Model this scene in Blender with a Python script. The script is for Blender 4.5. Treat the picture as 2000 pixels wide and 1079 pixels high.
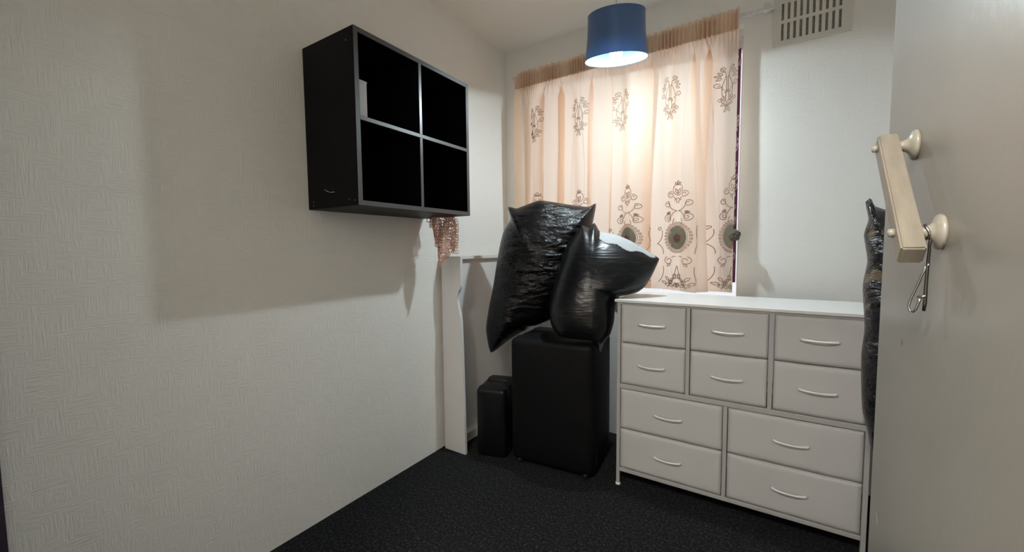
import bpy, bmesh, math, random
import numpy as np
from mathutils import Vector, Matrix, noise as mnoise

for o in list(bpy.data.objects):
    bpy.data.objects.remove(o)
SC = bpy.context.scene
COL = SC.collection

# ------------------------------------------------------------------ camera
CAM = Vector((1.541, 0.0, 1.113))
yaw, pitch, roll = math.radians(32.829), math.radians(3.848), math.radians(-0.546)
_f = Vector((-math.sin(yaw) * math.cos(pitch), math.cos(yaw) * math.cos(pitch), -math.sin(pitch)))
_r = Vector((math.cos(yaw), math.sin(yaw), 0))
_u = _r.cross(_f)
_r2 = _r * math.cos(roll) + _u * math.sin(roll)
_u2 = -_r * math.sin(roll) + _u * math.cos(roll)
cd = bpy.data.cameras.new('camera')
cd.sensor_width = 36.0
cd.sensor_fit = 'HORIZONTAL'
cd.lens = 794.1 / 2000 * 36.0
cd.clip_start = 0.01
cam = bpy.data.objects.new('camera', cd)
COL.objects.link(cam)
M = Matrix((( _r2.x, _u2.x, -_f.x, CAM.x), (_r2.y, _u2.y, -_f.y, CAM.y), (_r2.z, _u2.z, -_f.z, CAM.z), (0, 0, 0, 1)))
cam.matrix_world = M
SC.camera = cam

# ------------------------------------------------------------------ world, exposure
SKY = 1.15
BULB = 2050.0       # underside of the bulb
BULB_SIDE = 12.0   # its sides, inside the shade
HALL_FILL = 222.0  # strength of the added fill light behind the camera
w = bpy.data.worlds.new('overcast_sky')
SC.world = w
w.use_nodes = True
bg = w.node_tree.nodes['Background']
bg.inputs['Color'].default_value = (0.98, 0.97, 1.0, 1)
bg.inputs['Strength'].default_value = SKY
vs = SC.view_settings
vs.view_transform = 'Standard'
vs.look = 'None'
vs.exposure = 0.0
vs.gamma = 1.0
vs.use_curve_mapping = False
SC.cycles.sample_clamp_indirect = 6.0
SC.cycles.max_bounces = 14
SC.cycles.diffuse_bounces = 8
SC.cycles.transmission_bounces = 10
SC.cycles.transparent_max_bounces = 12

# ------------------------------------------------------------------ room dimensions
YB = 2.321      # back wall face
ZC = 2.40       # ceiling
XR = 2.02       # right wall face
YN = -0.06      # near wall face
DX = 1.674      # face of the open door

# ------------------------------------------------------------------ materials
def mat(name, color=(0.8, 0.8, 0.8), rough=0.6, spec=0.5, metal=0.0, coat=0.0, sheen=0.0):
    m = bpy.data.materials.new(name)
    m.use_nodes = True
    b = m.node_tree.nodes['Principled BSDF']
    b.inputs['Base Color'].default_value = (*color, 1)
    b.inputs['Roughness'].default_value = rough
    b.inputs['Specular IOR Level'].default_value = spec
    b.inputs['Metallic'].default_value = metal
    b.inputs['Coat Weight'].default_value = coat
    b.inputs['Coat Roughness'].default_value = 0.15
    b.inputs['Sheen Weight'].default_value = sheen
    return m

class NT:
    """small helper to write node graphs"""
    def __init__(self, m):
        self.m = m
        self.t = m.node_tree
        self.b = self.t.nodes.get('Principled BSDF')
        self.co = self.t.nodes.new('ShaderNodeTexCoord').outputs['Object']
    def n(self, typ, **kw):
        nd = self.t.nodes.new(typ)
        for k, v in kw.items():
            if hasattr(nd, k) and k not in nd.inputs:
                setattr(nd, k, v)
            else:
                self.set(nd, k, v)
        return nd
    def set(self, nd, k, v):
        s = nd.inputs[k]
        if isinstance(v, bpy.types.NodeSocket):
            self.t.links.new(v, s)
        else:
            s.default_value = v
    def link(self, a, b):
        self.t.links.new(a, b)
    def mapping(self, scale, vec=None, rot=(0, 0, 0)):
        nd = self.t.nodes.new('ShaderNodeMapping')
        nd.inputs['Scale'].default_value = scale
        nd.inputs['Rotation'].default_value = rot
        self.link(vec or self.co, nd.inputs['Vector'])
        return nd.outputs[0]
    def noise(self, scale, vec=None, detail=3.0, rough=0.5, dist=0.0):
        nd = self.t.nodes.new('ShaderNodeTexNoise')
        nd.inputs['Scale'].default_value = scale
        nd.inputs['Detail'].default_value = detail
        nd.inputs['Roughness'].default_value = rough
        nd.inputs['Distortion'].default_value = dist
        self.link(vec or self.co, nd.inputs['Vector'])
        return nd.outputs['Fac']
    def math(self, op, a, b=0.0, c=0.0):
        nd = self.t.nodes.new('ShaderNodeMath')
        nd.operation = op
        for i, v in enumerate((a, b, c)):
            if isinstance(v, bpy.types.NodeSocket):
                self.link(v, nd.inputs[i])
            else:
                nd.inputs[i].default_value = v
        return nd.outputs[0]
    def ramp(self, fac, stops):
        nd = self.t.nodes.new('ShaderNodeValToRGB')
        e = nd.color_ramp.elements
        while len(e) < len(stops):
            e.new(0.5)
        for el, (p, c) in zip(e, stops):
            el.position = p
            el.color = (*c, 1)
        self.link(fac, nd.inputs[0])
        return nd.outputs[0]
    def bump(self, h, strength=0.3, dist=0.01, target=None):
        nd = self.t.nodes.new('ShaderNodeBump')
        nd.inputs['Strength'].default_value = strength
        nd.inputs['Distance'].default_value = dist
        self.link(h, nd.inputs['Height'])
        self.link(nd.outputs[0], (target or self.b).inputs['Normal'])
        return nd

def wallpaper(name, color, strength):
    """embossed woven wallpaper: short strokes along and across, changing block by block"""
    m = mat(name, color, 0.55, 0.35)
    t = NT(m)
    sep = t.n('ShaderNodeSeparateXYZ', Vector=t.co)
    s = t.math('ADD', sep.outputs['X'], sep.outputs['Y'])
    uv = t.n('ShaderNodeCombineXYZ', X=s, Y=sep.outputs['Z']).outputs[0]
    hor = t.noise(1.0, t.mapping((24, 250, 1), uv), 3.0, 0.6, 0.5)
    ver = t.noise(1.0, t.mapping((210, 17, 1), uv), 3.0, 0.6, 0.5)
    blk = t.noise(1.0, t.mapping((17, 19, 1), uv), 2.0)
    sel = t.n('ShaderNodeMapRange', Value=blk)
    sel.inputs['From Min'].default_value = 0.44
    sel.inputs['From Max'].default_value = 0.56
    mx = t.n('ShaderNodeMix', data_type='FLOAT')
    t.link(sel.outputs[0], mx.inputs[0]); t.link(hor, mx.inputs[2]); t.link(ver, mx.inputs[3])
    h = t.math('POWER', mx.outputs[0], 1.6)
    big = t.noise(1.0, t.mapping((6, 5, 1), uv), 2.0)
    h2 = t.math('ADD', h, t.math('MULTIPLY', big, 0.5))
    t.bump(h2, strength, 0.0045)
    return m

M_wall = wallpaper('embossed_wallpaper', (0.84, 0.822, 0.788), 0.7)
M_wallb = wallpaper('back_wallpaper', (0.82, 0.81, 0.79), 0.4)
M_ceil = mat('ceiling_paint', (0.86, 0.83, 0.77), 0.8)
M_hall = mat('hall_paint', (0.78, 0.75, 0.70), 0.8)
M_plum = mat('dark_plum_paint', (0.035, 0.022, 0.04), 0.6)

M_carpet = mat('charcoal_carpet', (0.02, 0.02, 0.022), 0.95, 0.05, sheen=0.05)
t = NT(M_carpet)
nz = t.noise(95, None, 3, 0.85)
t.link(t.ramp(nz, [(0.40, (0.0005, 0.0005, 0.0007)), (0.52, (0.005, 0.005, 0.0065)), (0.66, (0.055, 0.056, 0.067))]), t.b.inputs['Base Color'])
t.bump(t.noise(160, None, 3, 0.8), 1.0, 0.010)

M_blackwood = mat('black_laminate', (0.003, 0.003, 0.0035), 0.5, 0.12)
t = NT(M_blackwood); t.bump(t.noise(300, t.mapping((1, 1, .15))), 0.06, 0.001)
M_edge = mat('black_laminate_edging', (0.045, 0.043, 0.045), 0.36, 0.8)
M_card = mat('grey_card', (0.36, 0.345, 0.335), 0.7)
M_chip = mat('bare_chipboard', (0.62, 0.57, 0.5), 0.8)

M_whiteboard = mat('white_foil_board', (0.70, 0.69, 0.68), 0.35, 0.5)
M_whitetop = mat('white_dresser_top', (0.78, 0.78, 0.78), 0.3, 0.5)
M_whitemetal = mat('white_coated_metal', (0.44, 0.43, 0.425), 0.4, 0.5)
M_handle = mat('white_plastic_handle', (0.92, 0.92, 0.92), 0.3, 0.5)
M_fabric = mat('pale_grey_drawer_cloth', (0.55, 0.545, 0.545), 0.62, 0.35, sheen=0.2)
t = NT(M_fabric)
wv = t.noise(1.0, t.mapping((900, 900, 900)), 2.0)
t.bump(t.math('ADD', t.math('MULTIPLY', wv, 0.25), t.noise(9, None, 3)), 0.25, 0.006)
M_dark = mat('dark_gap', (0.02, 0.02, 0.02), 0.8)

M_bag = mat('black_bin_liner', (0.003, 0.003, 0.004), 0.2, 0.36)
t = NT(M_bag)
wr = t.noise(1.0, t.mapping((14, 14, 38)), 4.0, 0.6, 1.2)
wr = t.math('ABSOLUTE', t.math('SUBTRACT', wr, 0.5))
fine = t.noise(60, None, 3, 0.6, 0.5)
t.bump(t.math('ADD', t.math('MULTIPLY', wr, -1.0), t.math('MULTIPLY', fine, 0.12)), 0.55, 0.02)
M_bag2 = mat('smooth_black_bag', (0.0035, 0.0035, 0.0045), 0.30, 0.36)
t = NT(M_bag2)
wr = t.noise(1.0, t.mapping((5, 5, 30), None, (0.25, 0.3, 0)), 3.0, 0.55, 0.8)
t.bump(t.math('MULTIPLY', t.math('ABSOLUTE', t.math('SUBTRACT', wr, 0.5)), -1.0), 0.3, 0.012)
M_bagsheen = mat('pale_painted_sheen', (0.38, 0.39, 0.40), 0.7)  # pale colour stands in for light reflected by the bag
t = NT(M_bagsheen); t.bump(t.noise(25, None, 3), 0.3, 0.006)
M_case = mat('black_case_fabric', (0.003, 0.003, 0.0035), 0.6, 0.18)
t = NT(M_case); t.bump(t.noise(60, None, 4), 0.2, 0.004)
M_case2 = mat('black_leatherette', (0.004, 0.004, 0.0048), 0.4, 0.3)
t = NT(M_case2); t.bump(t.noise(140, None, 3), 0.15, 0.002)
M_rubber = mat('dark_rubber', (0.012, 0.012, 0.012), 0.55)
M_chrome = mat('dull_steel', (0.42, 0.41, 0.40), 0.3, 0.5, 1.0)
M_wire = mat('dark_wire', (0.10, 0.095, 0.09), 0.35, 0.5, 0.9)

M_printbag = mat('printed_black_plastic', (0.006, 0.006, 0.008), 0.25, 0.6)
t = NT(M_printbag)
sp = t.noise(13, None, 1.0)
t.link(t.ramp(sp, [(0.0, (0.006, 0.006, 0.008)), (0.64, (0.006, 0.006, 0.008)), (0.655, (0.10, 0.08, 0.035)), (0.76, (0.2, 0.13, 0.10))]), t.b.inputs['Base Color'])
wr = t.noise(1.0, t.mapping((14, 14, 30)), 4.0, 0.6, 1.2)
t.bump(t.math('MULTIPLY', t.math('ABSOLUTE', t.math('SUBTRACT', wr, 0.5)), -1.0), 0.8, 0.02)

M_door = mat('off_white_gloss_paint', (0.46, 0.43, 0.37), 0.33, 0.5)
t = NT(M_door)
sc_ = t.noise(1.0, t.mapping((30, 30, 12)), 2.0)
dirt = t.ramp(t.noise(5, None, 4), [(0.3, (0.285, 0.275, 0.247)), (0.7, (0.33, 0.318, 0.285))])
t.link(dirt, t.b.inputs['Base Color'])
t.bump(t.noise(90, None, 3), 0.12, 0.002)
M_doormetal = mat('painted_bracket', (0.42, 0.395, 0.34), 0.28, 0.5)
M_barwood = mat('painted_wooden_bar', (0.45, 0.40, 0.32), 0.5, 0.4)
t = NT(M_barwood)
t.link(t.ramp(t.noise(1.0, t.mapping((120, 22, 22)), 3), [(0.3, (0.27, 0.24, 0.195)), (0.65, (0.35, 0.315, 0.26))]), t.b.inputs['Base Color'])
M_scuff = mat('grey_scuff', (0.22, 0.2, 0.17), 0.7)

M_upvc = mat('white_window_plastic', (0.85, 0.85, 0.86), 0.3)
M_vent = mat('painted_vent_cover', (0.66, 0.635, 0.585), 0.5)
M_ventdark = mat('dusty_vent_mesh', (0.20, 0.19, 0.175), 0.9)
t = NT(M_ventdark)
t.link(t.ramp(t.noise(220, None, 3), [(0.35, (0.10, 0.10, 0.10)), (0.65, (0.34, 0.33, 0.31))]), t.b.inputs['Base Color'])
M_track = mat('white_curtain_track', (0.66, 0.66, 0.66), 0.4)

# thin glass: mostly clear, a little reflection
M_glass = bpy.data.materials.new('window_glass'); M_glass.use_nodes = True
nt = M_glass.node_tree; nt.nodes.clear()
out = nt.nodes.new('ShaderNodeOutputMaterial'); mx = nt.nodes.new('ShaderNodeMixShader')
tr = nt.nodes.new('ShaderNodeBsdfTransparent'); gl = nt.nodes.new('ShaderNodeBsdfGlossy')
gl.inputs['Roughness'].default_value = 0.02
tr.inputs['Color'].default_value = (0.95, 0.96, 0.96, 1)
mx.inputs[0].default_value = 0.07
nt.links.new(tr.outputs[0], mx.inputs[1]); nt.links.new(gl.outputs[0], mx.inputs[2]); nt.links.new(mx.outputs[0], out.inputs[0])

def cloth(name, dif, trans, fac, bump=None):
    m = bpy.data.materials.new(name); m.use_nodes = True
    nt = m.node_tree; nt.nodes.clear()
    out = nt.nodes.new('ShaderNodeOutputMaterial'); mx = nt.nodes.new('ShaderNodeMixShader')
    d = nt.nodes.new('ShaderNodeBsdfDiffuse'); tl = nt.nodes.new('ShaderNodeBsdfTranslucent')
    d.inputs['Color'].default_value = (*dif, 1); tl.inputs['Color'].default_value = (*trans, 1)
    mx.inputs[0].default_value = fac
    nt.links.new(d.outputs[0], mx.inputs[1]); nt.links.new(tl.outputs[0], mx.inputs[2]); nt.links.new(mx.outputs[0], out.inputs[0])
    return m
M_curtain = cloth('cream_curtain_cloth', (0.80, 0.79, 0.72), (0.985, 0.795, 0.655), 0.80)
M_tape = mat('curtain_tape', (0.80, 0.79, 0.77), 0.8)
M_embro = cloth('brown_embroidery', (0.48, 0.36, 0.28), (0.62, 0.42, 0.32), 0.55)
M_medal = cloth('olive_grey_medallion', (0.20, 0.185, 0.14), (0.24, 0.205, 0.14), 0.35)
M_rose = cloth('faded_rose_thread', (0.30, 0.15, 0.12), (0.25, 0.10, 0.08), 0.3)
M_lace = cloth('pink_lace_thread', (0.88, 0.66, 0.56), (0.85, 0.55, 0.44), 0.45)
M_lace2 = cloth('pale_lace_thread', (0.85, 0.76, 0.66), (0.85, 0.70, 0.58), 0.4)
M_purple = cloth('plum_net', (0.10, 0.035, 0.07), (0.16, 0.05, 0.10), 0.5)
M_lilac = cloth('pale_lilac_print', (0.7, 0.6, 0.66), (0.75, 0.65, 0.7), 0.5)

M_shade = mat('navy_satin_shade', (0.10, 0.18, 0.36), 0.34, 0.5, 0.45)
M_shadein = mat('shade_lining', (0.36, 0.72, 0.84), 0.6)
for m_, col_, f_ in ((M_shade, (0.16, 0.34, 0.75), 0.05), (M_shadein, (0.75, 0.88, 1.0), 0.10)):
    nt = m_.node_tree; b_ = nt.nodes['Principled BSDF']; o_ = nt.nodes['Material Output']
    tl = nt.nodes.new('ShaderNodeBsdfTranslucent'); tl.inputs['Color'].default_value = (*col_, 1)
    mx = nt.nodes.new('ShaderNodeMixShader'); mx.inputs[0].default_value = f_
    nt.links.new(b_.outputs[0], mx.inputs[1]); nt.links.new(tl.outputs[0], mx.inputs[2]); nt.links.new(mx.outputs[0], o_.inputs[0])
M_cord = mat('white_flex', (0.5, 0.5, 0.5), 0.5)
M_bulb = bpy.data.materials.new('lit_bulb'); M_bulb.use_nodes = True
nt = M_bulb.node_tree; nt.nodes.clear()
out = nt.nodes.new('ShaderNodeOutputMaterial'); em = nt.nodes.new('ShaderNodeEmission')
em.inputs['Color'].default_value = (0.80, 0.945, 1.0, 1); em.inputs['Strength'].default_value = BULB
nt.links.new(em.outputs[0], out.inputs[0])

M_bulb2 = M_bulb.copy(); M_bulb2.name = 'lit_bulb_side'; M_bulb2.node_tree.nodes['Emission'].inputs['Strength'].default_value = BULB_SIDE
M_hallfill = bpy.data.materials.new('hall_fill_glow'); M_hallfill.use_nodes = True  # glow of the added hall fill
nt = M_hallfill.node_tree; nt.nodes.clear()
out = nt.nodes.new('ShaderNodeOutputMaterial'); em = nt.nodes.new('ShaderNodeEmission')
em.inputs['Color'].default_value = (1.0, 0.955, 0.885, 1); em.inputs['Strength'].default_value = HALL_FILL
nt.links.new(em.outputs[0], out.inputs[0])

# ------------------------------------------------------------------ mesh helpers
def link(name, me, m=None, parent=None, loc=None):
    o = bpy.data.objects.new(name, me)
    COL.objects.link(o)
    if m is not None and me is not None and not me.materials:
        me.materials.append(m)
    if parent is not None:
        o.parent = parent
    if loc is not None:
        o.location = loc
    return o

def build(name, bm, m, parent=None, smooth=False, loc=None):
    bmesh.ops.recalc_face_normals(bm, faces=bm.faces)
    me = bpy.data.meshes.new(name)
    bm.to_mesh(me); bm.free()
    if smooth:
        for p in me.polygons:
            p.use_smooth = True
    return link(name, me, m, parent, loc)

def thing(name, label, cat, loc=(0, 0, 0), group=None):
    o = bpy.data.objects.new(name, None)
    o.empty_display_size = 0.05
    COL.objects.link(o)
    o.location = loc
    tag(o, label, cat, group)
    return o

def tag(o, label=None, cat=None, group=None, kind=None):
    if label: o['label'] = label
    if cat: o['category'] = cat
    if group: o['group'] = group
    if kind: o['kind'] = kind
    return o

def struct(o, label, cat='structure'):
    o['kind'] = 'structure'
    o['label'] = label
    o['category'] = cat
    return o

def box(bm, x0, x1, y0, y1, z0, z1, bev=0.0, seg=2):
    vs_ = [bm.verts.new(p) for p in ((x0, y0, z0), (x1, y0, z0), (x1, y1, z0), (x0, y1, z0), (x0, y0, z1), (x1, y0, z1), (x1, y1, z1), (x0, y1, z1))]
    fs = [bm.faces.new([vs_[i] for i in f]) for f in ((3, 2, 1, 0), (4, 5, 6, 7), (0, 1, 5, 4), (1, 2, 6, 5), (2, 3, 7, 6), (3, 0, 4, 7))]
    if bev > 0:
        es = set(e for f in fs for e in f.edges)
        bmesh.ops.bevel(bm, geom=list(es), offset=bev, segments=seg, affect='EDGES', profile=0.5)
    return bm

def boxo(name, x0, x1, y0, y1, z0, z1, m, parent=None, bev=0.0, seg=2, smooth=False):
    return build(name, box(bmesh.new(), x0, x1, y0, y1, z0, z1, bev, seg), m, parent, smooth)

def tube(bm, pts, rad, n=6, cap=True, closed=False):
    """tube along a polyline; rad may be a number or a list"""
    P = [Vector(p) for p in pts]
    N = len(P)
    rads = rad if isinstance(rad, (list, tuple)) else [rad] * N
    rings = []
    up = None
    for i in range(N):
        if closed:
            d = P[(i + 1) % N] - P[i - 1]
        else:
            d = P[min(i + 1, N - 1)] - P[max(i - 1, 0)]
        if d.length < 1e-9:
            d = Vector((0, 0, 1))
        d.normalize()
        if up is None:
            up = Vector((0, 0, 1)) if abs(d.z) < 0.9 else Vector((1, 0, 0))
        a = up - d * up.dot(d)
        if a.length < 1e-6:
            a = Vector((1, 0, 0)) - d * d.x
        a.normalize(); b = d.cross(a); up = a
        rings.append([bm.verts.new(P[i] + (a * math.cos(2 * math.pi * k / n) + b * math.sin(2 * math.pi * k / n)) * rads[i]) for k in range(n)])
    R = N if closed else N - 1
    for i in range(R):
        A, B = rings[i], rings[(i + 1) % N]
        for k in range(n):
            bm.faces.new((A[k], A[(k + 1) % n], B[(k + 1) % n], B[k]))
    if cap and not closed:
        bm.faces.new(rings[0][::-1]); bm.faces.new(rings[-1])
    return bm

def lathe(bm, prof, n=32, axis='z', mtx=None, closed_ends=True):
    """prof: list of (r, h)"""
    rings = []
    for r, h in prof:
        ring = []
        for k in range(n):
            a = 2 * math.pi * k / n
            p = Vector((r * math.cos(a), r * math.sin(a), h))
            if axis == 'x':
                p = Vector((h, p.x, p.y))
            elif axis == 'y':
                p = Vector((p.x, h, p.y))
            if mtx is not None:
                p = mtx @ p
            ring.append(bm.verts.new(p))
        rings.append(ring)
    for i in range(len(rings) - 1):
        for k in range(n):
            bm.faces.new((rings[i][k], rings[i][(k + 1) % n], rings[i + 1][(k + 1) % n], rings[i + 1][k]))
    if closed_ends:
        bm.faces.new(rings[0][::-1]); bm.faces.new(rings[-1])
    return bm

# ------------------------------------------------------------------ the room
YH = -1.35   # far side of the hall
struct(boxo('floor', -0.1, XR + 0.1, YH, YB + 0.1, -0.05, 0.0, M_carpet), 'dark charcoal carpet covering the floor', 'floor')
struct(boxo('ceiling', -0.1, XR + 0.1, YH, YB + 0.1, ZC, ZC + 0.05, M_ceil), 'off-white painted ceiling', 'ceiling')
struct(boxo('wall_left', -0.1, 0.0, YH, YB + 0.1, 0.0, ZC, M_wall), 'left wall in embossed off-white wallpaper', 'wall')
struct(boxo('wall_right', XR, XR + 0.1, YH, YB + 0.1, 0.0, ZC, M_wall), 'right wall hidden behind the open door', 'wall')
# back wall with the window opening
WX0, WX1, WZ0, WZ1 = 0.20, 1.388, 0.80, 2.185
bm = bmesh.new()
box(bm, 0, WX0, YB, YB + 0.1, 0, ZC); box(bm, WX1, XR, YB, YB + 0.1, 0, ZC)
box(bm, WX0, WX1, YB, YB + 0.1, 0, WZ0); box(bm, WX0, WX1, YB, YB + 0.1, WZ1, ZC)
struct(build('wall_back', bm, M_wallb), 'back wall with the window, off-white wallpaper', 'wall')
# near wall with the doorway the camera stands in
DO0, DO1 = 0.88, 1.72
bm = bmesh.new()
box(bm, 0, DO0, YN - 0.1, YN, 0, ZC); box(bm, DO1, XR, YN - 0.1, YN, 0, ZC); box(bm, DO0, DO1, YN - 0.1, YN, 2.03, ZC)
struct(build('wall_front', bm, M_wall), 'near wall around the doorway', 'wall')
struct(boxo('wall_hall', -0.1, XR + 0.1, YH - 0.1, YH, 0.0, ZC, M_hall), 'hall wall facing the doorway', 'wall')
struct(boxo('trim_1', 0.0, 0.010, YN, 0.1235, 0.0, ZC, M_plum), 'dark plum edge strip at the near end of the left wall', 'trim')

# window
win = thing('window_1', 'white plastic window behind the cream curtain', 'window', (0, 0, 0)); win['kind'] = 'structure'
fy0, fy1 = YB + 0.055, YB + 0.10
def bar(name, x0, x1, z0, z1, y0=fy0, y1=fy1, m=M_upvc, par=win):
    return boxo(name, x0, x1, y0, y1, z0, z1, m, par, 0.003)
bar('frame_head', WX0, WX1, WZ1 - 0.035, WZ1); bar('frame_foot', WX0, WX1, WZ0, WZ0 + 0.05)
bar('frame_jamb', WX0, WX0 + 0.045, WZ0 + 0.05, WZ1 - 0.035); bar('frame_jamb', WX1 - 0.008, WX1, WZ0 + 0.05, WZ1 - 0.035)
bar('mullion', 0.82, 0.87, WZ0 + 0.05, WZ1 - 0.035)
bar('vent_bar', 0.87, WX1 - 0.008, WZ1 - 0.098, WZ1 - 0.037, fy0 - 0.006)
boxo('trickle_vent', 0.95, WX1 - 0.014, fy0 - 0.014, fy0 - 0.006, WZ1 - 0.085, WZ1 - 0.055, M_vent, win, 0.002)
for px0, px1, pz1 in ((WX0 + 0.045, 0.82, WZ1 - 0.035), (0.87, WX1 - 0.008, WZ1 - 0.098)):
    boxo('pane', px0, px1, YB + 0.078, YB + 0.082, WZ0 + 0.05, pz1, M_glass, win)
boxo('sill', WX0 + 0.002, WX1 - 0.002, YB - 0.018, fy0, 0.80, 0.83, M_upvc, win, 0.006)

# ------------------------------------------------------------------ open door with makeshift handle
door = boxo('door_1', DX, DX + 0.038, -0.03, 0.797, 0.008, 1.985, M_door, None, 0.007, 4, True)
struct(door, 'off-white painted door standing open with a wooden pull bar', 'door')
hb = [(0.648, 1.227), (0.545, 1.125)]
for hy, hz in hb:
    # flared bracket: rosette on the door, neck tapering to a thin stem
    prof = [(0.0165, 0.0), (0.0172, -0.002), (0.0160, -0.0045), (0.0105, -0.0065), (0.0072, -0.009), (0.0056, -0.013), (0.0050, -0.018)]
    bmm = lathe(bmesh.new(), prof, 36, 'x', Matrix.Translation((DX, hy, hz)))
    rs = build('handle_bracket', bmm, M_doormetal, door, True)
    build('screw_tip', lathe(bmesh.new(), [(0.0042, 0.0), (0.0042, -0.0035), (0.0030, -0.0048), (0.0008, -0.0052)], 16, 'x', Matrix.Translation((1.6400, hy, hz))), M_doormetal, rs, True)
# slanted square wooden bar between the brackets
d = Vector((0, hb[1][0] - hb[0][0], hb[1][1] - hb[0][1])); L = d.length; d.normalize()
nrm = Vector((0, -d.z, d.y))
bm = bmesh.new()
ring = []
for s_ in [(-0.013), (L + 0.032)]:
    c = Vector((1.649, hb[0][0], hb[0][1])) + d * s_
    ring.append([bm.verts.new(c + Vector((sx * 0.009, 0, 0)) + nrm * sn * 0.0105) for sx, sn in ((-1, -1), (1, -1), (1, 1), (-1, 1))])
for k in range(4):
    bm.faces.new((ring[0][k], ring[0][(k + 1) % 4], ring[1][(k + 1) % 4], ring[1][k]))
bm.faces.new(ring[0][::-1]); bm.faces.new(ring[1])
bmesh.ops.bevel(bm, geom=bm.edges[:], offset=0.0016, segments=2, affect='EDGES')
build('pull_bar', bm, M_barwood, door)
# scuffs on the door
for (y0, z0, dy, dz) in ((0.747, 0.735, 0.010, -0.016), (0.66, 0.93, 0.002, 0.012), (0.665, 0.99, 0.003, 0.01)):
    bm = bmesh.new()
    tube(bm, [(DX + 0.0004, y0, z0), (DX - 0.0002, y0 - dy * 0.5, z0 + dz * 0.5), (DX + 0.0004, y0 - dy, z0 + dz)], 0.0007, 5)
    build('scuff', bm, M_scuff, door)

# wire clip hanging from the lower bracket
clip = thing('wire_clip', 'bent steel wire clip hanging from the lower door bracket', 'clip', (1.6625, 0.545, 1.125))
bm = bmesh.new()
e1 = Vector((0.80, -0.60, 0)).normalized() * -1.0   # left in view
def cp(a, z, o=0.0):
    v = e1 * a + Vector((0, 0, z)) + Vector((0.0, -o, 0))
    return (v.x, v.y, v.z)
tube(bm, [cp(-0.004, -0.03), cp(0.0005, -0.04), cp(0.004, -0.052), cp(0.0085, -0.066), cp(0.0098, -0.073), cp(0.0085, -0.0775), cp(0.006, -0.078), cp(0.004, -0.075), cp(0.002, -0.068), cp(0.001, -0.064)], 0.0011, 6)
build('wire_loop', bm, M_chrome, clip, True)
bm = bmesh.new()
tube(bm, [cp(-0.0045, 0.004), cp(-0.0035, -0.012), cp(-0.003, -0.03), cp(-0.0026, -0.05), cp(-0.0025, -0.068), cp(-0.002, -0.076)], [0.0011, 0.0012, 0.0013, 0.0014, 0.0016, 0.0012], 6)
build('wire_arm', bm, M_wire, clip, True)
bm = bmesh.new()
tube(bm, [cp(0.0035, -0.0625, 0.0012), cp(0.0005, -0.0622, 0.0018), cp(-0.003, -0.061, 0.0012)], 0.0013, 6)
build('catch', bm, M_chrome, clip, True)
bm = bmesh.new()
pts = [(0.0015 * math.sin(k), 0.0072 * math.cos(k * 2 * math.pi / 14), 0.0072 * math.sin(k * 2 * math.pi / 14)) for k in range(14)]
tube(bm, pts, 0.0012, 6, closed=True)
build('ring', bm, M_chrome, clip, True)

# ------------------------------------------------------------------ black cube shelf on the left wall
SY0, SY1, SZ0, SZ1, SD = 0.922, 1.544, 1.272, 1.884, 0.309
T = 0.018
shelf = thing('cube_shelf', 'black four-compartment cube shelf mounted on the left wall', 'shelf', (0.0, SY0, SZ0))
def sp(name, x0, x1, y0, y1, z0, z1, m=M_blackwood, par=shelf):
    o = boxo(name, x0, x1, y0 - SY0, y1 - SY0, z0 - SZ0, z1 - SZ0, m, par, 0.0008, 1)
    return o
def edged(name, y0, y1, z0, z1):
    b = sp(name, 0.001, SD - 0.0012, y0, y1, z0, z1)
    sp('edging', SD - 0.0012, SD, y0, y1, z0, z1, M_edge, b)
    return b
sl = edged('side_panel', SY0, SY0 + T, SZ0, SZ1)
edged('side_panel', SY1 - T, SY1, SZ0, SZ1)
edged('top_panel', SY0 + T, SY1 - T, SZ1 - T, SZ1)
edged('bottom_panel', SY0 + T, SY1 - T, SZ0, SZ0 + T)
zm = (SZ0 + SZ1) / 2
ym = (SY0 + SY1) / 2
edged('middle_shelf', SY0 + T, SY1 - T, zm - 0.0075, zm + 0.0075)
edged('divider', ym - 0.0075, ym + 0.0075, SZ0 + T, zm - 0.0075)
edged('divider', ym - 0.0075, ym + 0.0075, zm + 0.0075, SZ1 - T)
sp('back_panel', 0.002, 0.006, SY0 + T, SY1 - T, SZ0 + T, SZ1 - T)
# scratch and chips on the near side panel
def mark(pts, r):
    bm = bmesh.new(); tube(bm, [(x, y - SY0, z - SZ0) for x, y, z in pts], r, 5); return build('scratch', bm, M_chip, sl)
mark([(0.110, SY0, 1.341), (0.118, SY0 - 0.0003, 1.338)], 0.0010)
mark([(0.122, SY0, 1.336), (0.138, SY0 - 0.0004, 1.330)], 0.0012)
mark([(0.145, SY0, 1.329), (0.170, SY0 - 0.0004, 1.328)], 0.0013)
for px, pz in ((0.035, 1.302), (0.035, 1.288), (0.255, 1.297), (0.288, 1.292), (0.268, 1.845)):
    mark([(px, SY0, pz), (px + 0.001, SY0 - 0.0003, pz - 0.004)], 0.0010)

# grey box standing in the upper left compartment
gb = thing('storage_box', 'small grey card box in the upper left shelf compartment', 'box', (0.0, SY0 + T + 0.001, zm + 0.0075))
boxo('carton', 0.10, 0.268, 0.0, 0.062, 0.0005, 0.140, M_card, gb, 0.001)
boxo('flap', 0.10, 0.269, 0.0, 0.063, 0.134, 0.1415, M_card, gb, 0.001)

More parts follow.
